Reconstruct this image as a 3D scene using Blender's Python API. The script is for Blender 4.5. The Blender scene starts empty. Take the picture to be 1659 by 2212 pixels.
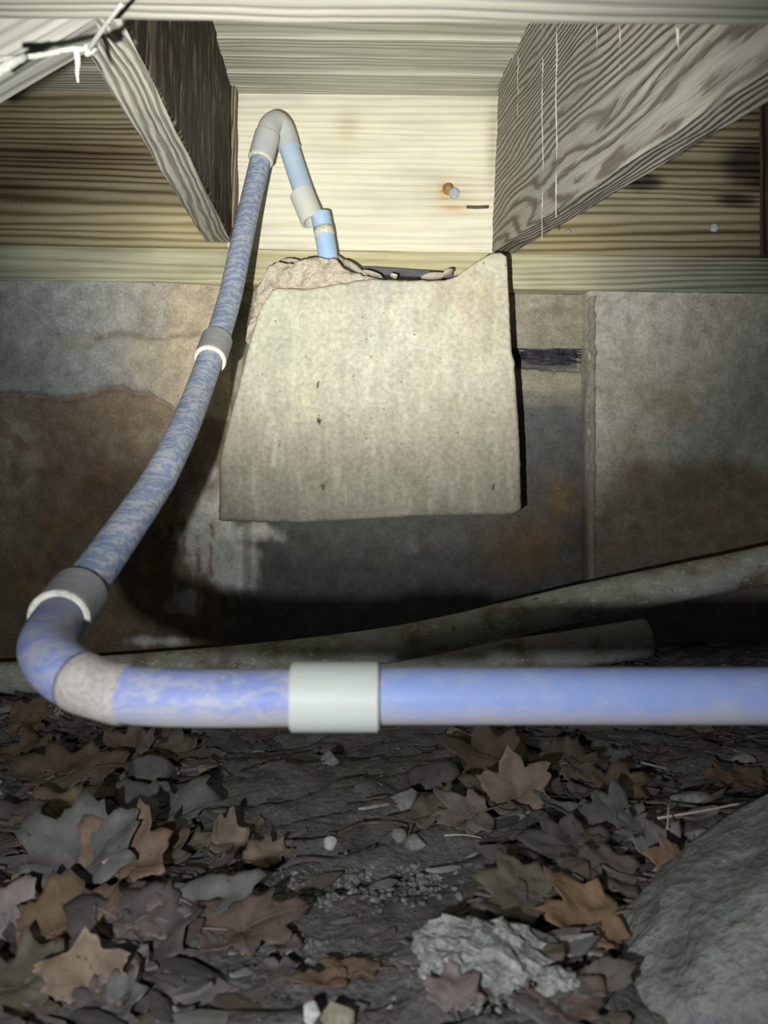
import bpy, bmesh, math, random
from mathutils import Vector, Matrix, noise as mn
from bisect import bisect_right
C = bpy.context.scene.collection
S = bpy.context.scene
random.seed(7)
# ------------------------------------------------------------------ camera, world, torch, exposure
ZC = .184                      # height of the lens over the crawl space soil (metres)
FPX = 1660.0
cam = bpy.data.cameras.new('camera'); co = bpy.data.objects.new('camera', cam); C.objects.link(co)
co.location = (0, 0, ZC); co.rotation_euler = (math.pi/2, 0, 0)
cam.sensor_fit = 'VERTICAL'; cam.sensor_height = 36; cam.sensor_width = 27
cam.lens = 36*FPX/2212; cam.clip_start = .01
cam.dof.use_dof = True; cam.dof.focus_distance = .66; cam.dof.aperture_fstop = 12
S.camera = co
w = bpy.data.worlds.new('dark_crawl_space'); S.world = w; w.use_nodes = True
w.node_tree.nodes['Background'].inputs[0].default_value = (.75, .85, 1, 1)
w.node_tree.nodes['Background'].inputs[1].default_value = .03
LP = Vector((-.064, -.01, ZC-.04))                # hand torch held left of and below the lens
def torch(name, aim, energy, size, blend, col, radius):
    l = bpy.data.lights.new(name, 'SPOT'); o = bpy.data.objects.new(name, l); C.objects.link(o)
    o.location = LP; o.rotation_euler = (Vector(aim)-LP).to_track_quat('-Z', 'Y').to_euler()
    l.energy = energy; l.spot_size = math.radians(size); l.spot_blend = blend; l.color = col
    l.shadow_soft_size = radius
torch('torch_hot_spot', (0, .84, ZC+.36), 33, 58, 1.0, (1, .985, .91), .0045)
torch('torch_spill', (0, .84, ZC+.22), 4.6, 150, .9, (.93, .97, 1), .0045)
vs = S.view_settings; vs.view_transform = 'Standard'; vs.look = 'None'; vs.gamma = 1
vs.use_curve_mapping = False; vs.exposure = 0.0

def R(px, py, d):              # a point seen at that place of the photograph, d metres in front of the lens
    return Vector(((px-829.5)/FPX*d, d, ZC+(1106-py)/FPX*d))
def fbm(x, y, z=0, o=4): return mn.fractal(Vector((x, y, z)), 1.0, 2.0, o)
def sst(a, b, v):
    t = min(1, max(0, (v-a)/(b-a))); return t*t*(3-2*t)
def lerp(a, b, t): return a+(b-a)*t
def mixc(a, b, t): return tuple(lerp(p, q, t) for p, q in zip(a, b))
def pl(pts, x):                # piecewise linear
    xs = [p[0] for p in pts]
    if x <= xs[0]: return pts[0][1]
    if x >= xs[-1]: return pts[-1][1]
    i = bisect_right(xs, x); a, b = pts[i-1], pts[i]
    return lerp(a[1], b[1], (x-a[0])/(b[0]-a[0]))

# ------------------------------------------------------------------ materials
class M:
    def __init__(s, name):
        s.m = bpy.data.materials.new(name); s.m.use_nodes = True; s.t = s.m.node_tree
        s.b = s.t.nodes['Principled BSDF']
    def n(s, typ, ins=None, **kw):
        nd = s.t.nodes.new('ShaderNode'+typ)
        for k, v in kw.items(): setattr(nd, k, v)
        for k, v in (ins or {}).items(): s.set(nd.inputs[k], v)
        return nd
    def set(s, sock, v):
        if isinstance(v, bpy.types.NodeSocket): s.t.links.new(v, sock)
        elif isinstance(v, tuple) and len(v) == 3 and sock.type == 'RGBA': sock.default_value = (*v, 1)
        else: sock.default_value = v
    def co(s, scale=(1, 1, 1), loc=(0, 0, 0), rot=(0, 0, 0)):
        tc = s.n('TexCoord'); mp = s.n('Mapping', {'Vector': tc.outputs['Object'], 'Scale': scale, 'Location': loc, 'Rotation': rot})
        return mp.outputs[0]
    def noise(s, vec, scale, detail=4, rough=.55, dist=0):
        return s.n('TexNoise', {'Vector': vec, 'Scale': scale, 'Detail': detail, 'Roughness': rough, 'Distortion': dist}).outputs[0]
    def ramp(s, f, stops):
        r = s.n('ValToRGB', {0: f}); e = r.color_ramp.elements
        while len(e) < len(stops): e.new(.5)
        for el, (p, c) in zip(e, stops):
            el.position = p; el.color = (*c, 1) if isinstance(c, tuple) else (c, c, c, 1)
        return r.outputs[0]
    def mix(s, f, a, b, mode='MIX'):
        n = s.n('Mix', data_type='RGBA', blend_type=mode)
        s.set(n.inputs[0], f); s.set(n.inputs[6], a); s.set(n.inputs[7], b); return n.outputs[2]
    def math(s, op, a, b=0.0):
        n = s.n('Math', operation=op); s.set(n.inputs[0], a); s.set(n.inputs[1], b); return n.outputs[0]
    def attr(s, name='tint'): return s.n('Attribute', attribute_name=name).outputs[0]
    def bump(s, h, dist, strength=1):
        return s.n('Bump', {'Height': h, 'Distance': dist, 'Strength': strength}).outputs[0]
    def out(s, col, rough=.7, nrm=None, spec=.4, metal=0):
        s.set(s.b.inputs['Base Color'], col); s.set(s.b.inputs['Roughness'], rough)
        s.set(s.b.inputs['Specular IOR Level'], spec); s.set(s.b.inputs['Metallic'], metal)
        if nrm is not None: s.set(s.b.inputs['Normal'], nrm)
        return s.m

def wood(name, light, dark, scale=60, dist=3, loc=(0, 0, 0), stretch=.06, tint=False, bump=.0012, rough=.75, band=.5, stain=None, spec=.3, fk=.35):
    m = M(name)
    v = m.co(scale=(stretch, 1, 1), loc=loc)
    big = m.n('TexNoise', {'Vector': v, 'Scale': 14, 'Detail': 2}).outputs[1]
    v2 = m.n('VectorMath', {0: v, 1: m.n('VectorMath', {0: big, 'Scale': .05}, operation='SCALE').outputs[0]}, operation='ADD').outputs[0]
    wv = m.n('TexWave', {'Vector': v2, 'Scale': scale, 'Distortion': dist, 'Detail': 3, 'Detail Scale': 1.2, 'Detail Roughness': .6},
             wave_type='RINGS', rings_direction='X', wave_profile='SIN').outputs[1]
    fib = m.noise(m.co(scale=(9, 420, 420)), 1, 3)
    f = m.ramp(wv, [(0, 0.0), (.10, .15), (band, .75), (1, 1.0)])
    col = m.mix(f, dark, light)
    col = m.mix(fk, col, m.ramp(fib, [(.3, .35), (.65, 1.0)]), 'MULTIPLY')
    blot = m.noise(m.co(scale=(.35, 1, 1), loc=(3, 1, 2)), 22, 4)
    col = m.mix(m.ramp(blot, [(.5, 0.0), (.75, .6)]), col, stain or tuple(c*.6 for c in light))
    if tint:
        a = m.attr(); a2 = m.mix(1.0, a, a, 'MULTIPLY')
        col = m.mix(1.0, col, m.mix(f, a2, a), 'MULTIPLY')
    h = m.math('ADD', m.math('MULTIPLY', f, .7), m.math('MULTIPLY', fib, .5))
    return m.out(col, rough, m.bump(h, bump), spec)

def mineral(name, col, col2, scale=40, bump=.002, tint=False, rough=.9, specks=None, spec=.25, soft=1):
    m = M(name); v = m.co()
    a = m.noise(v, scale, 6, .6); b = m.noise(v, scale*6, 4, .65)
    if tint:
        base = m.attr()
        base = m.mix(1.0, base, m.ramp(a, [(.3, 1-soft*.28), (.7, 1+soft*.22)]), 'MULTIPLY')
    else: base = m.mix(m.ramp(a, [(.35, 0.0), (.65, 1.0)]), col, col2)
    base = m.mix(1.0, base, m.ramp(b, [(.3, .75), (.7, 1.18)]), 'MULTIPLY')
    if specks:
        vo = m.n('TexVoronoi', {'Vector': v, 'Scale': specks[0], 'Randomness': 1.0})
        k = m.math('MULTIPLY', m.ramp(vo.outputs[0], [(.12, 1.0), (.28, 0.0)]), m.ramp(m.n('SeparateColor', {0: vo.outputs[1]}).outputs[0], [(specks[2], 0.0), (specks[2]+.02, 1.0)]))
        base = m.mix(k, base, specks[1])
    h = m.math('ADD', a, m.math('MULTIPLY', b, .45))
    return m.out(base, rough, m.bump(h, bump), spec)

MAT = {}
MAT['rim'] = wood('weathered_rim_wood', (.88, .84, .69), (.79, .74, .56), 46, 3.6, (0, .05, .03), .05, True, .0004, fk=.2)
MAT['sill'] = wood('sill_wood', (.62, .60, .46), (.50, .48, .36), 70, 2, (0, .06, .05), .05, True, .0006)
MAT['joist_left'] = wood('left_joist_wood', (.62, .60, .52), (.26, .25, .20), 95, 3.0, (0, .0, .04), .12, False, .002)
MAT['joist_right'] = wood('right_joist_wood', (.46, .44, .38), (.17, .15, .12), 72, 3.6, (0, .035, -.02), .2, False, .0016, band=.45)
MAT['beam'] = wood('near_beam_wood', (.27, .26, .22), (.20, .195, .17), 80, 2, (0, .03, .04), .05, False, .0006)
MAT['plank'] = wood('ceiling_plank_wood', (.54, .54, .44), (.42, .42, .34), 58, 2.5, (0, .02, .05), .05, False, .0007)
MAT['tongue'] = wood('pale_plank_tongue', (.80, .79, .68), (.66, .66, .56), 80, 2, (0, .02, .03), .06, False, .0003)
MAT['brace'] = wood('brace_wood', (.38, .375, .34), (.29, .29, .26), 60, 2, (0, .02, .03), .06, False, .0006)
def dark_face():
    m = M('wet_shaded_joist_face')
    v = m.co(scale=(110, 110, 14)); a = m.noise(v, 1, 6, .65, .8)
    v2 = m.co(scale=(900, 900, 260)); b = m.noise(v2, 1, 3)
    col = m.ramp(a, [(.40, (.006, .004, .003)), (.52, (.035, .026, .018)), (.66, (.26, .21, .15))])  # near-black tones: shade on this grazing face is put into the wood colour
    h = m.math('ADD', a, m.math('MULTIPLY', b, .5))
    return m.out(col, .55, m.bump(h, .0030, 1), .12)
MAT['dark_face'] = dark_face()
MAT['wall'] = mineral('old_foundation_concrete', 0, 0, 55, .0016, True, .85, None, .25)
MAT['slab'] = mineral('smooth_slab_concrete', 0, 0, 34, .0008, True, .8, (230, (.13, .13, .11), .955), .25, .45)
MAT['mortar'] = mineral('crumbly_mortar', (.62, .53, .41), (.76, .68, .56), 90, .004, False, .95, (190, (.78, .72, .62), .6), .2)
MAT['chip'] = mineral('mortar_chip', (.52, .47, .38), (.62, .58, .48), 120, .002)
MAT['bead'] = mineral('mortar_bead', (.25, .235, .20), (.36, .34, .29), 90, .003)
MAT['rot'] = mineral('rotten_black_wood', (.012, .011, .016), (.11, .10, .13), 70, .006, False, .7)
MAT['slate'] = mineral('dark_flashing', (.09, .09, .105), (.13, .13, .15), 60, .0006, False, .5)
MAT['soil'] = mineral('dark_soil', (.105, .098, .092), (.20, .19, .178), 45, .006, False, .95, (420, (.42, .41, .38), .955), .2)
MAT['boulder'] = mineral('grey_boulder_stone', (.16, .158, .165), (.36, .358, .345), 30, .008, False, .9, (330, (.46, .46, .44), .9), .25)
MAT['chunk'] = mineral('pale_crumbled_concrete', (.30, .30, .28), (.62, .62, .58), 70, .006, False, .95, (260, (.75, .75, .72), .75), .2)
MAT['rock_grey'] = mineral('grey_stone', (.19, .185, .18), (.31, .30, .29), 60, .002)
MAT['rock_purple'] = mineral('purple_grey_stone', (.11, .095, .098), (.165, .145, .145), 50, .002)
MAT['rock_tan'] = mineral('tan_stone', (.24, .215, .15), (.33, .30, .22), 60, .002)
MAT['rock_pale'] = mineral('pale_pebble', (.55, .54, .50), (.72, .71, .68), 90, .001)
MAT['rock_green'] = mineral('mossy_stone', (.16, .18, .14), (.28, .29, .25), 60, .002)
MAT['twig'] = mineral('dry_twig', (.085, .066, .05), (.20, .17, .135), 120, .0008)
MAT['straw'] = mineral('pale_straw', (.52, .48, .38), (.66, .62, .52), 120, .0004)
def old_pipe():
    m = M('old_grey_pipe_paint'); v = m.co()
    a = m.noise(v, 26, 6, .65); b = m.noise(m.co(scale=(1, 1, 2)), 85, 5, .7, 1.2)
    col = m.ramp(a, [(.36, (.24, .20, .13)), (.48, (.42, .41, .33)), (.62, (.56, .55, .50))])
    col = m.mix(m.ramp(b, [(.56, 0.0), (.63, .75)]), col, (.72, .73, .68))
    col = m.mix(m.ramp(b, [(.30, .8), (.37, 0.0)]), col, (.04, .035, .025))
    return m.out(col, .6, m.bump(b, .0012), .35)
MAT['old_pipe'] = old_pipe()
def dirty_pipe(name, base, dust, amount, stripes, low=None):
    m = M(name); v = m.co()
    a = m.noise(m.co(scale=(1, 1, 1)), 55, 5, .6, 1.0)
    wv = m.n('TexWave', {'Vector': m.co(scale=(20, 40, 42), rot=(0, .28, 0)), 'Scale': 1.0, 'Distortion': 14, 'Detail': 5, 'Detail Scale': 2.2, 'Detail Roughness': .7}, wave_type='BANDS', bands_direction='Z').outputs[1]
    f = m.math('ADD', m.math('MULTIPLY', a, 1-stripes), m.math('MULTIPLY', wv, stripes))
    k = m.ramp(f, [(max(0, amount-.22), 0.0), (amount, .55), (min(1, amount+.22), 1.0)])
    col = m.mix(k, dust, base)
    if low:
        z = m.n('SeparateXYZ', {0: v}).outputs[2]
        mr = m.n('MapRange', {0: m.math('ADD', z, m.math('MULTIPLY', m.math('SUBTRACT', m.noise(v, 40, 5), .5), .012)), 1: low[0], 2: low[1], 3: 1.0, 4: 0.0}).outputs[0]
        col = m.mix(m.math('MULTIPLY', mr, low[3]), col, low[2])
        sp = m.noise(v, 130, 2)
        col = m.mix(m.ramp(sp, [(.70, 0.0), (.73, .8)]), col, (.50, .38, .33))
    return m.out(col, .5, m.bump(f, .0003), .28)
ZP = ZC-.0694
MAT['pipe_near'] = dirty_pipe('blue_pipe_dusty', (.235, .31, .60), (.32, .37, .55), .42, .1, (ZP-.0085, ZP-.0005, (.46, .42, .40), .85))
MAT['pipe_bend'] = dirty_pipe('blue_bend_dusty', (.20, .26, .56), (.40, .40, .46), .50, .25, (ZP-.0085, ZP+.001, (.44, .41, .39), .9))
MAT['pipe_riser'] = dirty_pipe('blue_grey_riser_dirt', (.20, .27, .44), (.46, .48, .52), .50, .38)
MAT['pipe_drop'] = dirty_pipe('pale_blue_drop_pipe', (.42, .56, .72), (.56, .64, .70), .42, .1)
MAT['pipe_elbow'] = dirty_pipe('grey_dusty_elbow', (.46, .50, .54), (.58, .57, .53), .50, .1)
MAT['stub'] = dirty_pipe('bright_blue_stub', (.38, .58, .88), (.58, .70, .84), .42, .1)
MAT['coupling'] = dirty_pipe('cream_coupling', (.50, .56, .55), (.54, .53, .47), .5, .05)
MAT['coupling_lit'] = dirty_pipe('lit_cream_coupling', (.66, .70, .66), (.70, .68, .60), .5, .05)  # same cream plastic, lightened to paint in the torch hot spot
MAT['collar'] = dirty_pipe('dusty_collar', (.27, .28, .32), (.38, .37, .36), .5, .2)
MAT['rim_white'] = mineral('clean_cream_plastic', (.66, .64, .55), (.74, .72, .63), 60, .0001, False, .45)
MAT['tape'] = mineral('beige_paint_patch', (.40, .35, .32), (.48, .43, .40), 90, .0006, False, .7)
MAT['web'] = mineral('dusty_cobweb', (.30, .31, .28), (.38, .38, .36), 90, .0004, False, .9)
MAT['drip'] = mineral('pale_dried_drip', (.34, .32, .27), (.62, .60, .53), 120, .0003)
MAT['rust'] = mineral('rusty_steel', (.30, .16, .07), (.45, .28, .12), 160, .0006, False, .6)
MAT['steel'] = mineral('dull_steel', (.40, .41, .47), (.52, .53, .60), 160, .0003, False, .35)
MAT['nail'] = mineral('brown_nail', (.10, .07, .055), (.16, .12, .10), 160, .0003, False, .5)
def leaf_mat():
    m = M('dead_leaf'); v = m.co()
    a = m.noise(v, 70, 5, .6)
    col = m.mix(1.0, m.attr(), m.ramp(a, [(.3, .68), (.7, 1.25)]), 'MULTIPLY')
    col = m.mix(m.ramp(m.noise(v, 190, 2), [(.66, 0.0), (.72, .6)]), col, (.045, .03, .02))
    return m.out(col, .62, m.bump(a, .0008), .3)
MAT['leaf'] = leaf_mat()
MAT['flake'] = leaf_mat(); MAT['flake'].name = 'soil_flake'

# ------------------------------------------------------------------ helpers
def tag(o, label=None, cat=None, group=None, kind=None):
    for k, v in (('label', label), ('category', cat), ('group', group), ('kind', kind)):
        if v: o[k] = v
    return o
def obj(name, bm, mat, parent=None, smooth=True, mats=None):
    me = bpy.data.meshes.new(name)
    bm.normal_update(); bm.to_mesh(me); bm.free()
    for m in (mats or [mat]): me.materials.append(m)
    if smooth: me.shade_smooth()
    o = bpy.data.objects.new(name, me); C.objects.link(o)
    if parent: o.parent = parent
    return o
def empty(name, loc=(0, 0, 0)):
    o = bpy.data.objects.new(name, None); C.objects.link(o); o.location = loc; o.empty_display_size = .02; return o
def pmesh(name, vs_, fs, mat, parent=None, smooth=True, tint=None):
    me = bpy.data.meshes.new(name); me.from_pydata([tuple(v) for v in vs_], [], fs); me.update()
    me.materials.append(mat)
    if tint:
        at = me.color_attributes.new('tint', 'FLOAT_COLOR', 'POINT')
        at.data.foreach_set('color', [c for t in tint for c in (*t, 1.0)])
    if smooth: me.shade_smooth()
    o = bpy.data.objects.new(name, me); C.objects.link(o)
    if parent: o.parent = parent
    return o
def part_at(o, parent):       # parent without moving it
    o.parent = parent; o.matrix_parent_inverse = Matrix.Translation(-parent.location) if parent.type == 'EMPTY' else parent.matrix_basis.inverted()
    return o
def spline(pts, n=8):
    out = []; P = [Vector(p) for p in pts]
    for i in range(len(P)-1):
        a = P[max(0, i-1)]; b = P[i]; c = P[i+1]; d = P[min(len(P)-1, i+2)]
        for k in range(n):
            t = k/n
            out.append(.5*((2*b)+(c-a)*t+(2*a-5*b+4*c-d)*t*t+(3*b-a-3*c+d)*t**3))
    out.append(P[-1]); return out
def tube(bm, pts, r, seg=24, cap=True, wall=None, jitter=0):
    P = [Vector(p) for p in pts]; n = len(P)
    rf = r if callable(r) else (lambda t: r)
    T = [(P[min(n-1, i+1)]-P[max(0, i-1)]).normalized() for i in range(n)]
    u = T[0].orthogonal().normalized(); rings = []; frames = []
    for i in range(n):
        u = (u-T[i]*u.dot(T[i])).normalized(); v = T[i].cross(u); frames.append((u.copy(), v))
        rr = rf(i/(n-1))
        rings.append([bm.verts.new(P[i]+(u*math.cos(a)+v*math.sin(a))*rr*(1+(random.uniform(-jitter, jitter) if jitter else 0))) for a in (2*math.pi*k/seg for k in range(seg))])
    for a, b in zip(rings, rings[1:]):
        for k in range(seg): bm.faces.new((a[k], a[(k+1) % seg], b[(k+1) % seg], b[k]))
    if wall:                   # hollow, open at both ends
        inner = []
        for i in range(n):
            u, v = frames[i]; rr = rf(i/(n-1))-wall
            inner.append([bm.verts.new(P[i]+(u*math.cos(a)+v*math.sin(a))*rr) for a in (2*math.pi*k/seg for k in range(seg))])
        for a, b in zip(inner, inner[1:]):
            for k in range(seg): bm.faces.new((a[k], b[k], b[(k+1) % seg], a[(k+1) % seg]))
        for k in range(seg):
            bm.faces.new((rings[0][k], inner[0][k], inner[0][(k+1) % seg], rings[0][(k+1) % seg]))
            bm.faces.new((rings[-1][k], rings[-1][(k+1) % seg], inner[-1][(k+1) % seg], inner[-1][k]))
    elif cap:
        bm.faces.new(list(reversed(rings[0]))); bm.faces.new(rings[-1])
    return rings
def sub(P, a, b):              # part of a path between two arc fractions
    L = [0]
    for p, q in zip(P, P[1:]): L.append(L[-1]+(q-p).length)
    tot = L[-1]
    def at(s):
        i = min(len(P)-2, max(0, bisect_right(L, s)-1)); return P[i].lerp(P[i+1], (s-L[i])/max(1e-9, L[i+1]-L[i]))
    out = [at(a*tot)]+[p for p, l in zip(P, L) if a*tot+1e-4 < l < b*tot-1e-4]+[at(b*tot)]
    return out
def board(name, L, Wd, H, mat, nx=40, ny=6, nz=8, rough=.0006, seed=0, bev=.0015, mats=None, matfn=None, tintfn=None):
    """a board in local coordinates: X 0..L, Y 0..Wd, Z 0..H, surfaces slightly uneven, edges eased"""
    bm = bmesh.new()
    xs = [L*i/nx for i in range(nx+1)]
    ys = [0, bev]+[Wd*i/ny for i in range(1, ny)]+[Wd-bev, Wd]; zs = [0, bev]+[H*i/nz for i in range(1, nz)]+[H-bev, H]
    prof = [(y, 0) for y in ys[1:-1]]+[(Wd, z) for z in zs[1:-1]]+[(y, H) for y in reversed(ys[1:-1])]+[(0, z) for z in reversed(zs[1:-1])]
    rings = []
    for x in xs:
        ring = []
        for (y, z) in prof:
            e = rough*fbm(x*14+seed, y*60, z*60+seed*3, 3)
            dy = -e if y == 0 else (e if y == Wd else 0); dz = -e if z == 0 else (e if z == H else 0)
            ring.append(bm.verts.new((x, y+dy, z+dz)))
        rings.append(ring)
    n = len(prof)
    for a, b in zip(rings, rings[1:]):
        for k in range(n): bm.faces.new((a[k], b[k], b[(k+1) % n], a[(k+1) % n]))
    bm.faces.new(rings[0]); bm.faces.new(list(reversed(rings[-1])))
    bmesh.ops.recalc_face_normals(bm, faces=bm.faces)
    if matfn:
        bm.normal_update()
        for f in bm.faces: f.material_index = matfn(f)
    o = obj(name, bm, mat, None, True, mats)
    o.data.set_sharp_from_angle(angle=math.radians(38))
    if tintfn:
        at = o.data.color_attributes.new('tint', 'FLOAT_COLOR', 'POINT')
        for i, v in enumerate(o.data.vertices): at.data[i].color = (*tintfn(v.co), 1)
    return o
def frame(o, origin, xdir, up=Vector((0, 0, 1))):
    x = Vector(xdir).normalized(); y = up.cross(x).normalized(); z = x.cross(y)
    o.matrix_world = Matrix(((x.x, y.x, z.x, origin[0]), (x.y, y.y, z.y, origin[1]), (x.z, y.z, z.z, origin[2]), (0, 0, 0, 1)))
    return o

# ------------------------------------------------------------------ setting: soil floor
def gh(x, y):
    b = .036*sst(-.05, .32, x)*sst(.62, .86, y)+.012*sst(.1, .4, -x)*sst(.3, .6, y)
    n = .010*fbm(x*7+3, y*11, 0, 3)
    q = y*26-x*9+1.6*mn.noise(Vector((x*6, y*8, 1.1))); q -= math.floor(q)
    rdg = q if q < .86 else (1-q)/.14*.86
    n += .008*rdg*(.35+.65*abs(mn.noise(Vector((x*8, y*10, 5)))))*2+.0022*fbm(x*60, y*120, 4, 3)
    return b+n-.006
def pick(px, py):              # where the line of sight meets the soil
    dx, dz = (px-829.5)/FPX, (1106-py)/FPX
    d = .2
    while d < .9:
        if ZC+dz*d < gh(dx*d, d): break
        d += .002
    return Vector((dx*d, d, gh(dx*d, d)))
GX0, GX1, GY0, GY1 = -.95, .95, -.25, .875
nx, ny = 420, 280
gv = [];
for j in range(ny+1):
    y = GY0+(GY1-GY0)*j/ny
    for i in range(nx+1):
        x = GX0+(GX1-GX0)*i/nx
        gv.append((x, y, gh(x, y)))
gf = [(j*(nx+1)+i, j*(nx+1)+i+1, (j+1)*(nx+1)+i+1, (j+1)*(nx+1)+i) for j in range(ny) for i in range(nx)]
floor = tag(pmesh('floor', gv, gf, MAT['soil']), 'dark uneven soil floor of the crawl space', None, None, 'structure')

# ------------------------------------------------------------------ setting: foundation wall at y = .84
TILT = 27/1659                 # the sill falls slightly to the right
def sill_px(px): return 621+(px-829.5)*TILT       # lower edge of the sill in the photograph
def crack(px): return pl([(-400, 838), (0, 846), (60, 850), (120, 858), (185, 856), (215, 838), (262, 832), (290, 846), (320, 846), (350, 866), (378, 884), (420, 905)], px)+5*fbm(px*.03, 1.7)
def wall_off(px, py):
    o = .0012*fbm(px*.012, py*.012, 1, 4)
    if px < 520:
        c = crack(px); fade = 1-sst(330, 470, px)
        o -= .007*fade*(1-sst(c-3, c+5, py))
        o += .004*math.exp(-((py-c-3)/5)**2)*fade
        for (hx, hy, hr) in ((145, 806, 11), (181, 799, 8)): o += .004*max(0, 1-math.hypot((px-hx)*.7, py-hy)/hr)
    r = sst(520, 540, px)*(1-sst(1262, 1272, px))
    o += .018*r
    if 1090 < px < 1290:
        t = pl([(1100, 742), (1180, 750), (1268, 742)], px)+4*fbm(px*.05, 7); b = pl([(1100, 783), (1180, 792), (1268, 796)], px)+5*fbm(px*.04, 9)
        o += .011*r*sst(t-2, t+3, py)*(1-sst(b-4, b+4, py))
        o += .004*r*(1-sst(t-6, t, py))*-1
    if px > 1272: o -= .002
    return o
def g2(px, py, cx, cy, rx, ry): return math.exp(-((px-cx)/rx)**2-((py-cy)/ry)**2)
def wall_col(px, py):
    n1 = fbm(px*.006, py*.006, 3, 5); n2 = fbm(px*.02, py*.02, 8, 4); n3 = fbm(px*.004, py*.05, 12, 4); n4 = fbm(px*.03, py*.006, 15, 4)
    if px < 500:
        c = crack(px)
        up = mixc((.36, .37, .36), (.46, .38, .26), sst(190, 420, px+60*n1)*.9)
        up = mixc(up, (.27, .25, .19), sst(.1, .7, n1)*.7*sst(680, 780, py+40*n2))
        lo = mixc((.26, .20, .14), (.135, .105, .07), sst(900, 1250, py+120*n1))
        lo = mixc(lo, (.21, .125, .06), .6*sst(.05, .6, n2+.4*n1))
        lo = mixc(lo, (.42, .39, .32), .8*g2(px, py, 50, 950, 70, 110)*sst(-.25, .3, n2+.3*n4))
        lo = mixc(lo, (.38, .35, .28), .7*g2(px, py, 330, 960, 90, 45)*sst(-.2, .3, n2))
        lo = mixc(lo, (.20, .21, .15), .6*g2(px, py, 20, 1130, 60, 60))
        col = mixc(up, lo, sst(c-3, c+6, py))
        d = pl([(190, 760), (215, 735), (260, 722), (340, 735), (440, 720)], px)
        col = mixc(col, (.17, .15, .10), .6*math.exp(-((py-d)/8)**2)*sst(180, 215, px)*sst(-.5, .1, n2))
    else:
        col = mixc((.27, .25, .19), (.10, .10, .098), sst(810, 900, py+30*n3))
        col = mixc(col, (.40, .38, .33), .8*g2(px, py, 1135, 655, 40, 22)*sst(-.2, .2, n2))
        col = mixc(col, (.185, .12, .06), .85*max(g2(px, py, 1225, 1080, 45, 60), g2(px, py, 1160, 1180, 110, 70))*sst(-.6, .1, n1+.3*n2+.3))
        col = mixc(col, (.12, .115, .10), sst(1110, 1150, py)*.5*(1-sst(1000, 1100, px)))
        col = mixc(col, (.24, .235, .21), .5*g2(px, py, 900, 1210, 30, 60)*sst(-.1, .3, n2))
    if px > 1262:
        hi = mixc((.37, .355, .31), (.28, .25, .18), sst(-.3, .5, n1+.2*n2)*sst(700, 900, py))
        hi = mixc(hi, (.42, .41, .38), .5*sst(.1, .5, n2)*(1-sst(650, 800, py)))
        lo = mixc((.20, .16, .115), (.15, .135, .11), sst(1150, 1300, py+50*n1))
        lo = mixc(lo, (.26, .235, .165), .6*g2(px, py, 1370, 1120, 60, 60)*sst(-.3, .3, n2))
        r = mixc(hi, lo, sst(930, 1090, py+90*n1))
        col = mixc(col, r, sst(1262, 1272, px))
    # lime bloom and rusty drips under the slab's left corner, plus a painted strip of torchlight below
    e = max(g2(px, py, 455, 1150, 75, 110), .95*g2(px, py, 500, 1225, 70, 75), .8*g2(px, py, 540, 1150, 80, 30), .7*g2(px, py, 400, 1290, 60, 50), .6*g2(px, py, 360, 1385, 110, 16), .55*g2(px, py, 455, 1020, 22, 70))
    col = mixc(col, (.62, .60, .55), sst(.30, .75, e+.22*n2+.12*n4)*.9)
    for (x0, wd, y0, y1) in ((428, 5.5, 1140, 1410), (456, 4, 1130, 1290), (398, 4, 1110, 1200), (450, 7, 1270, 1350)):
        xx = x0+7*fbm(py*.03, x0, 2, 3)
        if y0 < py < y1: col = mixc(col, (.20, .105, .03), .85*math.exp(-((px-xx)/wd)**2)*sst(-.6, .0, fbm(px*.02, py*.05, 30, 3)))
    for (sx, sy, sr) in ((335, 1158, 7), (346, 1146, 6), (368, 1142, 8), (372, 1156, 6), (352, 1172, 5), (376, 1172, 7), (362, 1165, 5)):
        dd = math.hypot(px-sx, py-sy)
        if dd < sr*2: col = mixc(col, (.075, .05, .022), .8*(1-sst(sr*.7, sr*1.2, dd)))
    if px < 1262 and 1090 < px: col = mixc(col, (.05, .048, .06), .8*sst(740, 752, py)*(1-sst(782, 796, py)))
    for (hx, ya, yb) in ((221, 618, 640), (337, 618, 680)):
        if ya < py < yb: col = mixc(col, (.05, .04, .03), .8*math.exp(-((px-hx-2*math.sin(py*.1))/2.5)**2))
    return tuple(max(.01, c*1.28) for c in col)
def frange(a, b, s):
    o = []
    while a < b: o.append(a); a += s
    return o
wx = frange(-580, -20, 14)+frange(-20, 1250, 4)+frange(1250, 1290, 2)+frange(1290, 1700, 4)+frange(1700, 2250, 14)
wy = frange(600, 1440, 4)+frange(1440, 1540, 10)
wv, wc = [], []
for py in wy:
    for px in wx:
        yy = max(py, sill_px(px)+1.0) if py < 660 else py
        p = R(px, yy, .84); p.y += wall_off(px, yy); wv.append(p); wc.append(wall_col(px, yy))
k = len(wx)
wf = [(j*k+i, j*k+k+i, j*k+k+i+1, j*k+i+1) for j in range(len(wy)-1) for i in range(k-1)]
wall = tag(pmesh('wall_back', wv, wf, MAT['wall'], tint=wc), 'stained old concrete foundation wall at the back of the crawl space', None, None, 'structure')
sol = wall.modifiers.new('thickness', 'SOLIDIFY'); sol.thickness = .06; sol.offset = -1
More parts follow.
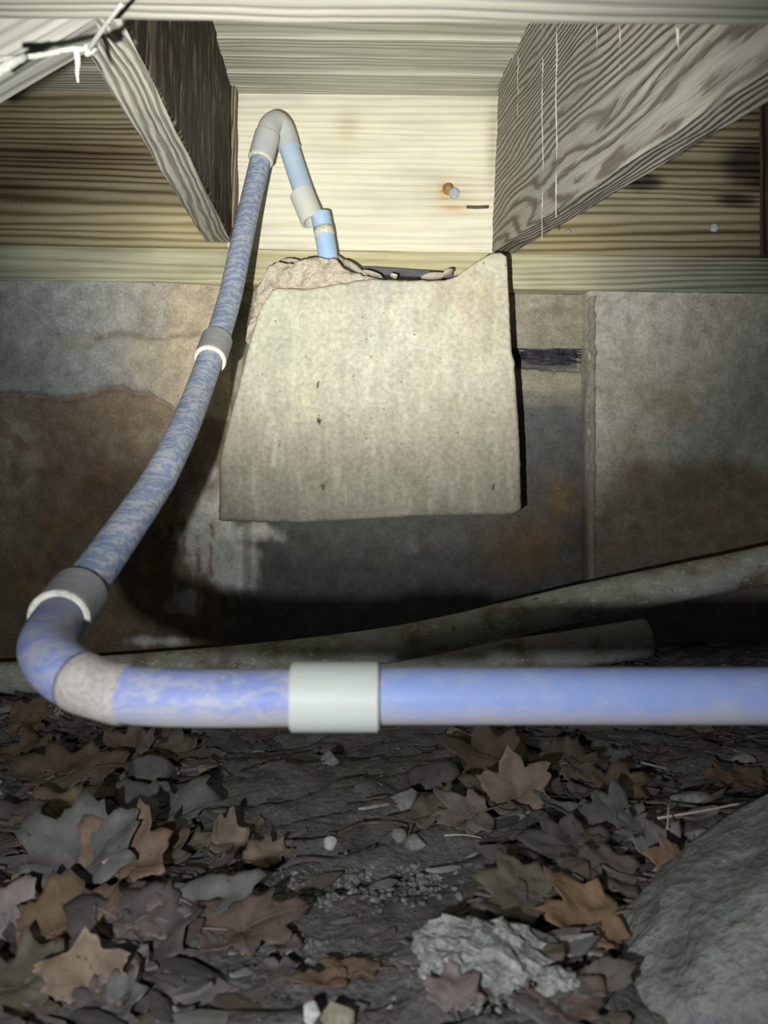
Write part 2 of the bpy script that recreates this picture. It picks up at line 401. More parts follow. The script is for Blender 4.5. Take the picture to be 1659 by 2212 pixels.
# ragged mortar bead down the vertical joint right of the slab
bm = bmesh.new(); rows = []
for i in range(90):
    py = 642+i*(1262-642)/89; c = 1279+3*fbm(py*.01, 3)
    wl, wr = 9+4*fbm(py*.05, 5), 10+6*fbm(py*.04, 8)
    hgt = .0028+.0025*max(-.6, fbm(py*.06, 11)); ring = []
    for t, hh in ((-1, 0), (-.6, .8), (0, 1), (.5, .8), (1, 0)):
        p = R(c+(t*wl if t < 0 else t*wr), py, .84); p.y = .8385-hh*hgt+(.003 if hh == 0 else 0); ring.append(bm.verts.new(p))
    rows.append(ring)
for a, b in zip(rows, rows[1:]):
    for i in range(4): bm.faces.new((a[i], a[i+1], b[i+1], b[i]))
bmesh.ops.recalc_face_normals(bm, faces=bm.faces)
obj('mortar_bead', bm, MAT['bead'], wall)
# strip of rotten wood showing in the recess
bm = bmesh.new()
for kx in range(9):
    x0, x1 = 1085+random.uniform(0, 60), 1266-random.uniform(0, 50)
    yy = 748+kx*4.6; pts = []
    for i in range(9):
        p = R(lerp(x0, x1, i/8), yy+3*fbm(i*.7, kx*3.1)+(lerp(x0, x1, i/8)-1180)*.03, .86); p.y = .862-.004*random.random(); pts.append(p)
    tube(bm, pts, lambda t: .0004+.0022*math.sin(math.pi*min(1, max(0, t)))*random.uniform(.5, 1.1), 6)
obj('rotten_splinters', bm, MAT['rot'], wall)

# ------------------------------------------------------------------ setting: ceiling planks over the joists
SL = .118                      # joists and planks fall towards the lens
ceil = tag(empty('ceiling', (0, .84, ZC+.466)), 'underside of grey tongue and groove subfloor planks', None, None, 'structure')
cz = (1106-183)/FPX*.84+ZC
edges = [.846, .820, .783, .750, .711, .668, .60, .53, .46, .39, .32]
for i in range(len(edges)-1):
    a, b = edges[i], edges[i+1]; wd = a-b-.0034
    o = board('plank', 1.9, wd, .018, MAT['plank'], 60, 3, 2, .0008, i*3.1, .0012)
    frame(o, (-.95, b+.0017, cz-SL*(.84-b)-(.0022 if i % 2 else 0)), (1, 0, -.012), Vector((0, -SL, 1)))
    part_at(o, ceil)
    o = board('tongue', 1.9, .0065, .008, MAT['tongue'], 40, 2, 2, .0004, i*2.7, .0008)
    frame(o, (-.95, a+.003, cz-SL*(.84-a)+.0010), (1, 0, -.012), Vector((0, -SL, 1))); part_at(o, ceil)

# ------------------------------------------------------------------ sill, rim board, joists, beam
def sill_tint(c):
    n = fbm(c.x*14, c.z*30, 2, 3); px = 829.5+(c.x-.7)/.84*FPX
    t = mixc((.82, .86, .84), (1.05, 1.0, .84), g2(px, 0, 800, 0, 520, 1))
    t = mixc(t, (.48, .50, .52), sst(1150, 1500, px+60*n)*.85)
    return tuple(x*(1+.18*n) for x in t)
o = board('sill_plate', 1.4, .05, .0385, MAT['sill'], 120, 3, 8, .0006, 4, .0012, tintfn=sill_tint)
pz = R(829.5, 621, .84).z
frame(o, (-.7, .836, pz+.7*TILT), (1, 0, -TILT))
sill = tag(o, 'long flat grey-green wooden sill plate lying on top of the foundation wall', 'beam')
def rim_tint(c):
    px = 829.5+(c.x-.7)/.84*FPX; py = 545-(c.z)/.84*FPX
    n = fbm(c.x*9, c.z*14, 5, 4); h = fbm(c.x*1.6, c.z*46, 9, 4)
    t = (1.0, 1.0, 1.0)
    if px < 490:
        t = mixc((.46, .42, .33), (.29, .26, .20), sst(-.3, .5, h)*.8)
        t = mixc(t, (.15, .10, .07), .85*max(g2(px, py, 150, 350, 190, 45), .5*g2(px, py, 0, 420, 150, 30)))
        t = mixc(t, (.42, .42, .40), .6*(1-sst(190, 250, py)))
        t = mixc(t, (.80, .74, .56), .6*g2(px, py, 400, 500, 120, 50))
    elif px > 1085:
        t = mixc((.44, .41, .34), (.27, .24, .19), sst(-.3, .4, h)*.8)
        t = mixc(t, (.045, .035, .04), .9*sst(.25, .7, max(g2(px, py, 1640, 345, 90, 60), .7*g2(px, py, 1590, 420, 70, 22), .75*g2(px, py, 1380, 385, 70, 24))+.15*n))
        t = mixc(t, (.14, .085, .05), .6*g2(px, py, 1660, 250, 120, 45))
        t = mixc(t, (.30, .20, .12), .7*g2(px, py, 1600, 385, 28, 16))
        t = mixc(t, (.75, .66, .45), .45*g2(px, py, 1200, 520, 160, 45))
    else:
        t = mixc(t, (.86, .88, .92), .6*(1-sst(200, 300, py)))
        t = mixc(t, (.78, .74, .66), .7*max(g2(px, py, 745, 275, 30, 38), g2(px, py, 975, 420, 60, 40)))
        t = mixc(t, (.90, .58, .18), .8*g2(px, py, 958, 412, 11, 16)); t = mixc(t, (.80, .55, .30), .7*g2(px, py, 980, 450, 26, 6))
        t = mixc(t, (.55, .50, .40), .5*g2(px, py, 1062, 300, 14, 90))
        t = tuple(x*(1+.06*n) for x in t)
    return t
o = board('rim_board', 1.4, .038, .1805, MAT['rim'], 350, 3, 44, .0007, 9, .0012, tintfn=rim_tint)
frame(o, (-.7, .8395, pz+.0387+.7*TILT), (1, 0, -TILT))
rim = tag(o, 'wide rim board, pale in the middle and brown-stained at both ends above the sill', 'beam')
def joist(name, pxl, pxr, pyl, pyr, vp, d0, label, mats, matfn, seed):
    A, B = R(pxl, pyl, .838), R(pxr, pyr, .838); v = Vector(((vp[0]-829.5)/FPX, 1, (1106-vp[1])/FPX))
    wd = (B-A).length
    L = (.838-d0)*v.length
    o = board(name, L, wd, .20, mats[0], 90, 6, 40, .0012, seed, .0016, mats, matfn)
    st = Vector((B.x, B.y, min(A.z, B.z)))-v*(.838-d0)
    frame(o, st, v)
    return tag(o, label, 'joist')
jl = joist('floor_joist', 443, 503, 524, 524, (705, 941), .340, 'pale grainy joist on the left, its inner face wet and painted darker as in shade, sloping towards the viewer',
           [MAT['joist_left'], MAT['dark_face']], lambda f: 1 if f.normal.y < -.5 else 0, 2)
jr = joist('floor_joist', 1062, 1112, 546, 546, (690, 795), .319, 'grey joist on the right with dark wavy grain on its broad inner face',
           [MAT['joist_right']], None, 6)
# rough lath standing in the corner between left joist and rim board
for i, (px, wpx, d, top) in enumerate(((487, 20, .828, 36), (507, 12, .832, 60))):
    a = R(px, 500-i*4, d)
    o = board('corner_lath', .262-.01*i, wpx/FPX*d, .007, MAT['dark_lath'] if 'dark_lath' in MAT else MAT.setdefault('dark_lath', wood('lath_wood', (.33, .28, .20), (.12, .09, .06), 120, 3, (0, .01, .02), .08, False, .002)), 60, 4, 2, .0022, 11+i*5, .0008)
    frame(o, (a.x+wpx/2/FPX*d, a.y, a.z), (0, -.02, 1), Vector((0, -1, 0)))
    tag(o, ('wide ragged brown lath in the corner beside the left joist', 'narrow split lath between the wide lath and the pale rim board')[i], 'lath')
# blurred beam right in front, across the top of the picture
bd = .285
bm = bmesh.new()
prof = [(0, .0), (.0, .0045), (-.003, .0055), (-.003, .0085), (-.0065, .0095), (-.008, .012), (-.010, .04), (.03, .04), (.03, 0)]
rings = []
bz = (1106-47)/FPX*.315+ZC
for i in range(81):
    x = -.42+.84*i/80
    rings.append([bm.verts.new((x, y+bd-.0+.0005*fbm(x*20, k), z+bz-.012*(x)*.55+.0006*fbm(x*16, k*2.3))) for k, (y, z) in enumerate(prof)])
n = len(prof)
for a, b in zip(rings, rings[1:]):
    for q in range(n): bm.faces.new((a[q], a[(q+1) % n], b[(q+1) % n], b[q]))
bm.faces.new(rings[0]); bm.faces.new(list(reversed(rings[-1])))
bmesh.ops.recalc_face_normals(bm, faces=bm.faces)
nb = obj('cross_beam', bm, MAT['beam']); nb.data.set_sharp_from_angle(angle=math.radians(30))
tag(nb, 'blurred pale beam crossing close along the top of the picture', 'beam')
# diagonal brace, upper left
a, b = R(-160, 245, .36), R(215, 28, .385)
o = board('diagonal_brace', (b-a).length, .03, .028, MAT['brace'], 30, 4, 4, .0008, 21, .003)
frame(o, a, b-a)
tag(o, 'short pale brace slanting up into the top left corner', 'brace')

# ------------------------------------------------------------------ slab with broken mortar
def solid(name, left, right, bottom, top, dfront, back, mat, nu=90, nv=90, edge=10, amp=.001, fr=.02, colf=None, parent=None, seed=0, smooth=True, tilt=0):
    """a thick cast piece: front face outlined by four px curves at depth dfront, rounded arris, straight back"""
    vs_, fs, ts = [], [], []
    for j in range(nv+1):
        v = j/nv
        for i in range(nu+1):
            u = i/nu
            xb, xt = lerp(left(0), right(0), u), lerp(left(1), right(1), u)
            px = lerp(left(v), right(v), u)
            py = lerp(bottom(px), top(px), v)
            d = dfront+tilt*(1-v)
            e = min(u*(right(v)-left(v)), (1-u)*(right(v)-left(v)), v*(bottom(px)-top(px)), (1-v)*(bottom(px)-top(px)))
            if e < edge: d += edge/FPX*d*(1-math.sqrt(max(0, 1-(1-e/edge)**2)))
            d += amp*fbm(px*fr, py*fr, seed, 4)
            p = R(px, py, dfront); p.y = d
            vs_.append(p); ts.append(colf(px, py) if colf else (1, 1, 1))
    k = nu+1
    fs = [(j*k+i, j*k+i+1, j*k+k+i+1, j*k+k+i) for j in range(nv) for i in range(nu)]
    loop = [i for i in range(nu+1)]+[j*k+nu for j in range(1, nv+1)]+[nv*k+i for i in range(nu-1, -1, -1)]+[j*k for j in range(nv-1, 0, -1)]
    base = len(vs_)
    for q in loop:
        p = vs_[q].copy(); p.y = back; vs_.append(p); ts.append(ts[q])
    m = len(loop)
    for q in range(m): fs.append((loop[q], base+q, base+(q+1) % m, loop[(q+1) % m]))
    fs.append(tuple(base+q for q in range(m)))
    return pmesh(name, vs_, fs, mat, parent, smooth, ts if colf else None)
def slab_col(px, py):
    n1 = fbm(px*.007, py*.004, 41, 5); n2 = fbm(px*.03, py*.012, 44, 4); n3 = fbm(px*.02, py*.02, 47, 4)
    c = mixc((.54, .515, .41), (.28, .265, .21), sst(760, 1050, py+80*n1))  # torch falloff painted in: slab colour darkens downwards
    c = mixc(c, (.56, .57, .50), .7*g2(px, py, 820, 690, 70, 110)*sst(-.5, .2, n2))
    c = mixc(c, (.47, .49, .37), .6*g2(px, py, 600, 720, 110, 110))
    c = mixc(c, (.50, .42, .29), .6*g2(px, py, 1030, 640, 110, 100)*sst(-.3, .3, n3+.2))
    c = mixc(c, (.44, .36, .25), .55*g2(px, py, 1000, 890, 90, 50)*sst(-.2, .3, n3))
    c = mixc(c, (.58, .54, .38), .6*g2(px, py, 655, 890, 40, 60)*sst(0, .4, n3+.1))
    x = pl([(840, 555), (900, 588), (960, 596), (1010, 588)], py)
    if 840 < py < 1010: c = mixc(c, (.58, .57, .48), .55*math.exp(-((px-x)/5)**2))
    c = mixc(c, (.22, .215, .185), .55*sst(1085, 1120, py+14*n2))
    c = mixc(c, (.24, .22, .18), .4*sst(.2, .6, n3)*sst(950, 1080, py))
    c = mixc(c, (.62, .61, .56), .18*sst(.25, .6, fbm(px*.05, py*.01, 50, 3)))
    for (sx, sy, r) in ((697, 1052, 3), (686, 830, 3), (1064, 1053, 3), (689, 910, 3)):
        if math.hypot((px-sx)*1.6, (py-sy)*.6) < r*1.6: c = (.05, .05, .045)
    st = fbm(px*.045, py*.006, 61, 4)
    return tuple(q*(1.12+.12*n1+.13*st) for q in c)
slab = tag(empty('concrete_slab', R(800, 1120, .775)), 'pale tapering concrete slab with broken mortar along its top, fixed to the wall', 'slab')
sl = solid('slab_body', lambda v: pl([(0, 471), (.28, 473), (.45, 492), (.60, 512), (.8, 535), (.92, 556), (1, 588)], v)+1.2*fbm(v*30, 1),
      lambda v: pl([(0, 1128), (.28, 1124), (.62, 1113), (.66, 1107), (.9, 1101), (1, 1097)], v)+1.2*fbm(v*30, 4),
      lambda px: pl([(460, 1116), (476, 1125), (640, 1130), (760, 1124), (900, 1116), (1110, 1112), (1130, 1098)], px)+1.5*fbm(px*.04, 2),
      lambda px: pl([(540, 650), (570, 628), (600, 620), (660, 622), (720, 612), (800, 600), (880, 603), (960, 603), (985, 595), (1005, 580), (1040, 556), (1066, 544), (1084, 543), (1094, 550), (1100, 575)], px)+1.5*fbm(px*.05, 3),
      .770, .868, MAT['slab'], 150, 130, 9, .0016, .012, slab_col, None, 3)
part_at(sl, slab)
mo = solid('broken_mortar', lambda v: pl([(0, 528), (.5, 545), (.8, 554), (1, 566)], v)+4*fbm(v*9, 6), lambda v: 835-v*6,
      lambda px: pl([(520, 742), (560, 700), (600, 652), (840, 648)], px),
      lambda px: pl([(540, 606), (566, 598), (580, 572), (600, 563), (630, 566), (655, 560), (668, 553), (680, 549), (700, 553), (724, 556), (740, 574), (765, 585), (800, 596), (840, 604)], px)+3*fbm(px*.08, 9),
      .778, .832, MAT['mortar'], 90, 46, 12, .006, .035, None, None, 8)
part_at(mo, slab); mo['label'] = 'rough sandy broken mortar'
def rock_bm(seed, sx, sy, sz, cuts=9, sub_=3, n=.06, fr=2.2):
    rnd = random.Random(seed); bm = bmesh.new(); bmesh.ops.create_icosphere(bm, subdivisions=sub_, radius=1)
    pls = []
    for _ in range(cuts):
        d = Vector((rnd.gauss(0, 1), rnd.gauss(0, 1), rnd.gauss(0, 1))).normalized(); pls.append((d, rnd.uniform(.5, .85)))
    for v in bm.verts:
        for d, k in pls:
            t = v.co.dot(d)-k
            if t > 0: v.co -= d*t*.92
        v.co += v.co.normalized()*n*fbm(v.co.x*fr+seed, v.co.y*fr, v.co.z*fr, 3)
        v.co = Vector((v.co.x*sx, v.co.y*sy, v.co.z*sz))
    return bm
for i, (px, py, sx, sz, rz) in enumerate(((768, 580, .018, .0035, -.55), (800, 592, .014, .0030, -.3), (938, 596, .015, .0042, .1), (965, 590, .008, .0035, .5), (851, 596, .0045, .0032, 0), (622, 566, .016, .003, -.05), (740, 566, .012, .003, -.75))):
    o = obj('mortar_chip', rock_bm(60+i, sx, .009, sz, 8, 2, .12), MAT['chip'] if i != 4 else MAT['rim_white'])
    o.location = R(px, py, .800 if i not in (5, 6) else .812); o.rotation_euler = (0, -rz, 0); part_at(o, slab)
    if i == 4: o['label'] = 'small white chip'
fl = board('flashing_strip', .098, .012, .0075, MAT['slate'], 20, 2, 2, .0008, 31, .0006)
frame(fl, R(782, 590, .826), (1, 0, -.06)); tag(fl, 'short dark slate-coloured strip lying behind the broken top of the slab', 'strip')

# ------------------------------------------------------------------ blue water pipe
pipe = tag(empty('water_pipe', R(500, 1503, .29)), 'dusty blue plastic water pipe running across, up the wall and over towards the stub', 'pipe')
RP = .01065
run = [R(5200, 1503, .29), R(1700, 1503, .29), R(1200, 1503, .29), R(800, 1503, .29)]
def pp(name, pts, mat, r=RP, **kw):
    bm = bmesh.new(); tube(bm, pts, r, 40, **kw); bmesh.ops.recalc_face_normals(bm, faces=bm.faces)
    o = obj(name, bm, MAT[mat]); o.data.set_sharp_from_angle(angle=math.radians(40)); part_at(o, pipe); return o
straight = pp('pipe_section', spline(run, 6), 'pipe_near'); straight['label'] = 'straight blue run'
def coupling(pts, r, mat, rim_end=None, lab=None, bev=.0008):
    P = [Vector(p) for p in pts]
    L = sum((q-p).length for p, q in zip(P, P[1:])); b = bev/L
    o = pp('coupling', [P[0].lerp(P[1], .001)]+sub(spline(P, 6), b, 1-b)+[P[-1]], mat, lambda t: r-(bev if t in (0.0, 1.0) else 0))
    if lab: o['label'] = lab
    if rim_end is not None:    # clean cut face showing as a light ring
        p, d = (P[-1], (P[-1]-P[-2]).normalized()) if rim_end else (P[0], (P[0]-P[1]).normalized())
        bm = bmesh.new(); tube(bm, [p-d*.0012, p, p+d*.0007, p+d*.0016], lambda t: r+(.0001 if t < .9 else -.0007), 40)
        bmesh.ops.recalc_face_normals(bm, faces=bm.faces)
        rm = obj('coupling_rim', bm, MAT['rim_white']); rm.data.set_sharp_from_angle(angle=math.radians(40)); part_at(rm, pipe)
        rm.parent = o; rm.matrix_parent_inverse = o.matrix_parent_inverse.inverted() @ Matrix.Translation(-pipe.location) if False else Matrix.Identity(4)
        rm['label'] = 'clean cream rim'
    return o
coupling([R(820, 1505, .29), R(724, 1505, .29), R(629, 1505, .29)], .01305, 'coupling', None, 'wide cream coupling on the straight run')
bend = [R(640, 1506, .288), R(480, 1508, .286), R(340, 1505, .285), R(250, 1496, .286), R(175, 1473, .290), R(122, 1438, .300), R(101, 1400, .316), R(112, 1364, .336), R(133, 1330, .358)]
bp = spline(bend, 8)
elb = pp('elbow', bp, 'pipe_bend', lambda t: RP*(1+.06*sst(.35, .6, t)))
bm = bmesh.new(); tp = sub(bp, .385, .515); tube(bm, tp, lambda t: RP*1.0+.0006+.0002*math.sin(9*t), 40)
o = obj('paint_patch', bm, MAT['tape']); part_at(o, pipe); o['label'] = 'beige dried patch on the bend'
riser = [R(128, 1336, .354), R(165, 1288, .378), R(225, 1208, .408), R(266, 1150, .432), R(325, 1065, .478), R(356, 1012, .505), R(401, 918, .562), R(432, 838, .612), R(457, 768, .648), R(480, 700, .684), R(500, 628, .715), R(527, 500, .757), R(547, 412, .782), R(563, 345, .795), R(578, 290, .8)]
rp = spline(riser, 8)
def frac(P, y):
    L = [0]
    for p, q in zip(P, P[1:]): L.append(L[-1]+(q-p).length)
    for i, p in enumerate(P):
        if p.y >= y: return L[i]/L[-1]
    return 1
f1, f2 = frac(rp, .648), frac(rp, .79)
pp('pipe_section', sub(rp, 0, f1), 'pipe_riser')['label'] = 'lower grey-dusted riser'
pp('pipe_section', sub(rp, f1, 1), 'pipe_riser')['label'] = 'upper riser'
c = sub(rp, frac(rp, .341), frac(rp, .380)); coupling([c[0], c[len(c)//2], c[-1]], .0140, 'collar', 0, 'grey dusty collar at the lower bend')
c = sub(rp, frac(rp, .640), frac(rp, .664)); coupling([c[0], c[len(c)//2], c[-1]], .0134, 'collar', 0, 'collar halfway up the riser')
c = sub(rp, frac(rp, .7945), 1); coupling([c[0], c[len(c)//2], c[-1]], .0130, 'pipe_elbow', 0, 'collar at the top of the riser')
top = [R(576, 298, .7995), R(580, 281, .802), R(587, 269, .806), R(598, 265, .811), R(610, 276, .8155), R(619, 300, .818), R(629, 334, .818), R(642, 375, .817), R(653, 408, .815), R(661, 430, .814)]
tpth = spline(top, 8)
pp('elbow', sub(tpth, 0, .50), 'pipe_elbow', lambda t: RP+.0010)['label'] = 'grey top elbow'
pp('pipe_section', sub(tpth, .46, 1), 'pipe_drop')['label'] = 'clean pale blue drop pipe'
P = [R(651, 418, .8145), R(663, 447, .8125), R(676, 478, .811)]
o = pp('coupling', spline(P, 6), 'coupling_lit', .0128, wall=.0024); o['label'] = 'cream coupling at the loose end'
# broken-off stub
stub = empty('pipe_stub', R(708, 565, .806)); tag(stub, 'short pale blue open pipe stub sticking out of the broken mortar', 'pipe')
sp_ = [R(712, 590, .807), R(707, 545, .807), R(700, 505, .808), R(692, 463, .809)]
bm = bmesh.new(); tube(bm, spline(sp_, 8), .0103, 36, wall=.0016); bmesh.ops.recalc_face_normals(bm, faces=bm.faces)
o = obj('pipe_wall', bm, MAT['stub']); o.data.set_sharp_from_angle(angle=math.radians(40)); part_at(o, stub)
bm = bmesh.new(); tube(bm, [R(701.6, 512, .808), R(697.8, 492, .8083)], .0106, 36)
o = obj('cement_ring', bm, MAT['rim_white']); part_at(o, stub); o['label'] = 'whitish glue ring'

# ------------------------------------------------------------------ old pipes along the wall foot
bm = bmesh.new(); op = spline([R(-420, 1488, .745), R(0, 1470, .755), R(300, 1450, .765), R(600, 1424, .768), R(900, 1383, .765), R(1250, 1303, .75), R(1659, 1220, .72), R(2150, 1120, .69)], 10)
tube(bm, op, lambda t: .0178+.0003*fbm(t*30, 2), 32); bmesh.ops.recalc_face_normals(bm, faces=bm.faces)
tag(obj('old_drain_pipe', bm, MAT['old_pipe']), 'long grimy grey pipe climbing from left to right along the foot of the wall', 'pipe')
bm = bmesh.new(); tube(bm, spline([R(560, 1488, .800), R(900, 1450, .805), R(1180, 1412, .808), R(1398, 1378, .810)], 8), .0205, 28, wall=.003); bmesh.ops.recalc_face_normals(bm, faces=bm.faces)
tag(obj('old_pipe_stub', bm, MAT['old_pipe']), 'dark stained pipe length ending under the long grey pipe', 'pipe')

# ------------------------------------------------------------------ boulder and stones
def stone(name, px, py, sx, sy, sz, mat, label, seed, rot=(0, 0, 0), sink=.35, cuts=9, group=None, sub_=3, cat='stone'):
    o = obj(name, rock_bm(seed, sx, sy, sz, cuts, 4 if mat == 'chunk' else sub_, *((.34, 3.2) if mat == 'chunk' else ())), MAT[mat]); p = pick(px, py)
    o.location = (p.x, p.y, p.z+sz*(1-2*sink)*.6); o.rotation_euler = rot
    o.data.set_sharp_from_angle(angle=math.radians(28))
    return tag(o, label, cat, group)
bm = bmesh.new(); bmesh.ops.create_icosphere(bm, subdivisions=6, radius=1)
for v in bm.verts:
    c = v.co.copy()
    r = 1+.07*fbm(c.x*1.3+5, c.y*1.3, c.z*1.3, 3)+.05*fbm(c.x*3+c.y*3, c.y*6-c.x*4, c.z*9, 6)
    v.co = Vector((c.x*.21*r, c.y*.125*r, c.z*.085*r))
o = obj('boulder', bm, MAT['boulder']); o.location = (.272, .318, -.012); o.rotation_euler = (0, -.22, .16)
tag(o, 'large rough grey boulder filling the lower right corner', 'boulder')
stone('rubble_chunk', 985, 2092, .020, .017, .014, 'chunk', 'largest pale crumbly concrete chunk left of the boulder', 5, (0, 0, .3), .25, 7)
stone('rubble_chunk', 1085, 2080, .026, .020, .010, 'chunk', 'low crumbly grey rubble lump between the pale chunk and the boulder', 15, (0, .1, -.2), .35, 6)
stone('stone', 940, 1690, .019, .017, .012, 'rock_purple', 'smooth purplish grey stone left of the large folded brown leaf', 21, (.2, 0, .3), .3, 8)
stone('stone', 322, 1702, .019, .016, .016, 'rock_purple', 'dark angular stone beside the wide brown leaf below the bend', 24, (.1, .2, .5), .25, 11)
stone('stone', 875, 1745, .010, .008, .009, 'rock_grey', 'pale grey angular stone in the middle of the soil', 27, (.2, 0, 0), .2, 10)
stone('stone', 992, 1607, .012, .009, .0115, 'rock_tan', 'tan pyramid-shaped stone just below the straight blue pipe', 31, (0, .3, .2), .2, 12)
stone('stone', 1050, 1602, .013, .007, .006, 'rock_green', 'long mossy stone right of the tan pyramid-shaped one', 34, (0, .25, 0), .3, 8)
stone('stone', 995, 1627, .007, .005, .004, 'rock_grey', 'flat little grey stone in front of the tan pyramid-shaped one', 36)
stone('stone', 707, 1628, .019, .010, .006, 'rock_purple', 'broad flat dark stone below the wide cream coupling', 37, (0, 0, 0), .4)
stone('stone', 714, 1650, .007, .006, .006, 'rock_grey', 'small grey stone in front of the broad flat dark one', 38, (0, 0, .4), .25)
stone('stone', 376, 1682, .0055, .005, .005, 'rock_pale', 'small white pebble behind the dark angular stone on the left', 39, (0, 0, 0), .2)
stone('stone', 442, 1668, .006, .005, .004, 'rock_tan', 'small olive pebble right of the white pebble on the left', 40, (0, 0, 0), .3)
stone('stone', 1495, 1738, .015, .009, .006, 'rock_grey', 'half-round flat grey stone in front of the boulder tip', 41, (0, 0, 0), .35)
stone('stone', 1600, 1648, .014, .010, .007, 'rock_grey', 'rounded grey stone at the right edge behind the boulder', 42, (0, 0, 0), .35)
stone('stone', 672, 2202, .0042, .004, .004, 'rock_pale', 'white pebble at the bottom edge, left of the dark rounded one', 43, (0, 0, 0), .2)
stone('stone', 728, 2206, .0075, .006, .006, 'rock_tan', 'dark rounded pebble at the bottom edge', 44, (0, 0, 0), .3)
stone('stone', 861, 1816, .0045, .004, .0045, 'rock_grey', 'small upright pebble below the pale grey angular stone', 45, (0, 0, 0), .2)
stone('stone', 900, 1826, .007, .006, .005, 'rock_grey', 'grey pebble right of the small upright pebble', 46, (0, 0, 0), .3)
stone('stone', 713, 1830, .0045, .004, .004, 'rock_pale', 'little round pebble alone on bare soil in the middle', 47, (0, 0, 0), .2)
stone('stone', 1515, 1810, .010, .007, .006, 'rock_grey', 'grey stone in the dark gap beside the boulder', 48, (0, 0, 0), .3)
stone('stone', 155, 1650, .010, .007, .006, 'rock_grey', 'mottled stone near the left edge under the bend', 49, (0, 0, 0), .3)
stone('stone', 1205, 2140, .009, .006, .005, 'chunk', 'small cracked pale lump left of the boulder foot', 50, (0, 0, 0), .3)
rnd = random.Random(3)
pebs = [rock_bm(200+i, 1, .8, .7, 7, 2) for i in range(3)]
pm = []
for i, b in enumerate(pebs):
    me = bpy.data.meshes.new('pebble'); b.to_mesh(me); b.free(); me.materials.append(MAT[('rock_pale', 'rock_grey', 'rock_tan')[i]]); pm.append(me)
for i in range(60):
    px, py = rnd.uniform(20, 1400), rnd.uniform(1590, 2200); p = pick(px, py); s = rnd.uniform(.0007, .0022)
    o = bpy.data.objects.new('pebble', pm[rnd.choice((0, 1, 1, 1, 2))]); C.objects.link(o); o.location = p+Vector((0, 0, s*.3)); o.scale = (s, s, s); o.rotation_euler = (0, 0, rnd.uniform(0, 6))
    tag(o, 'tiny loose pebble strewn on the dark soil', 'pebble', 'tiny pebbles strewn over the soil')

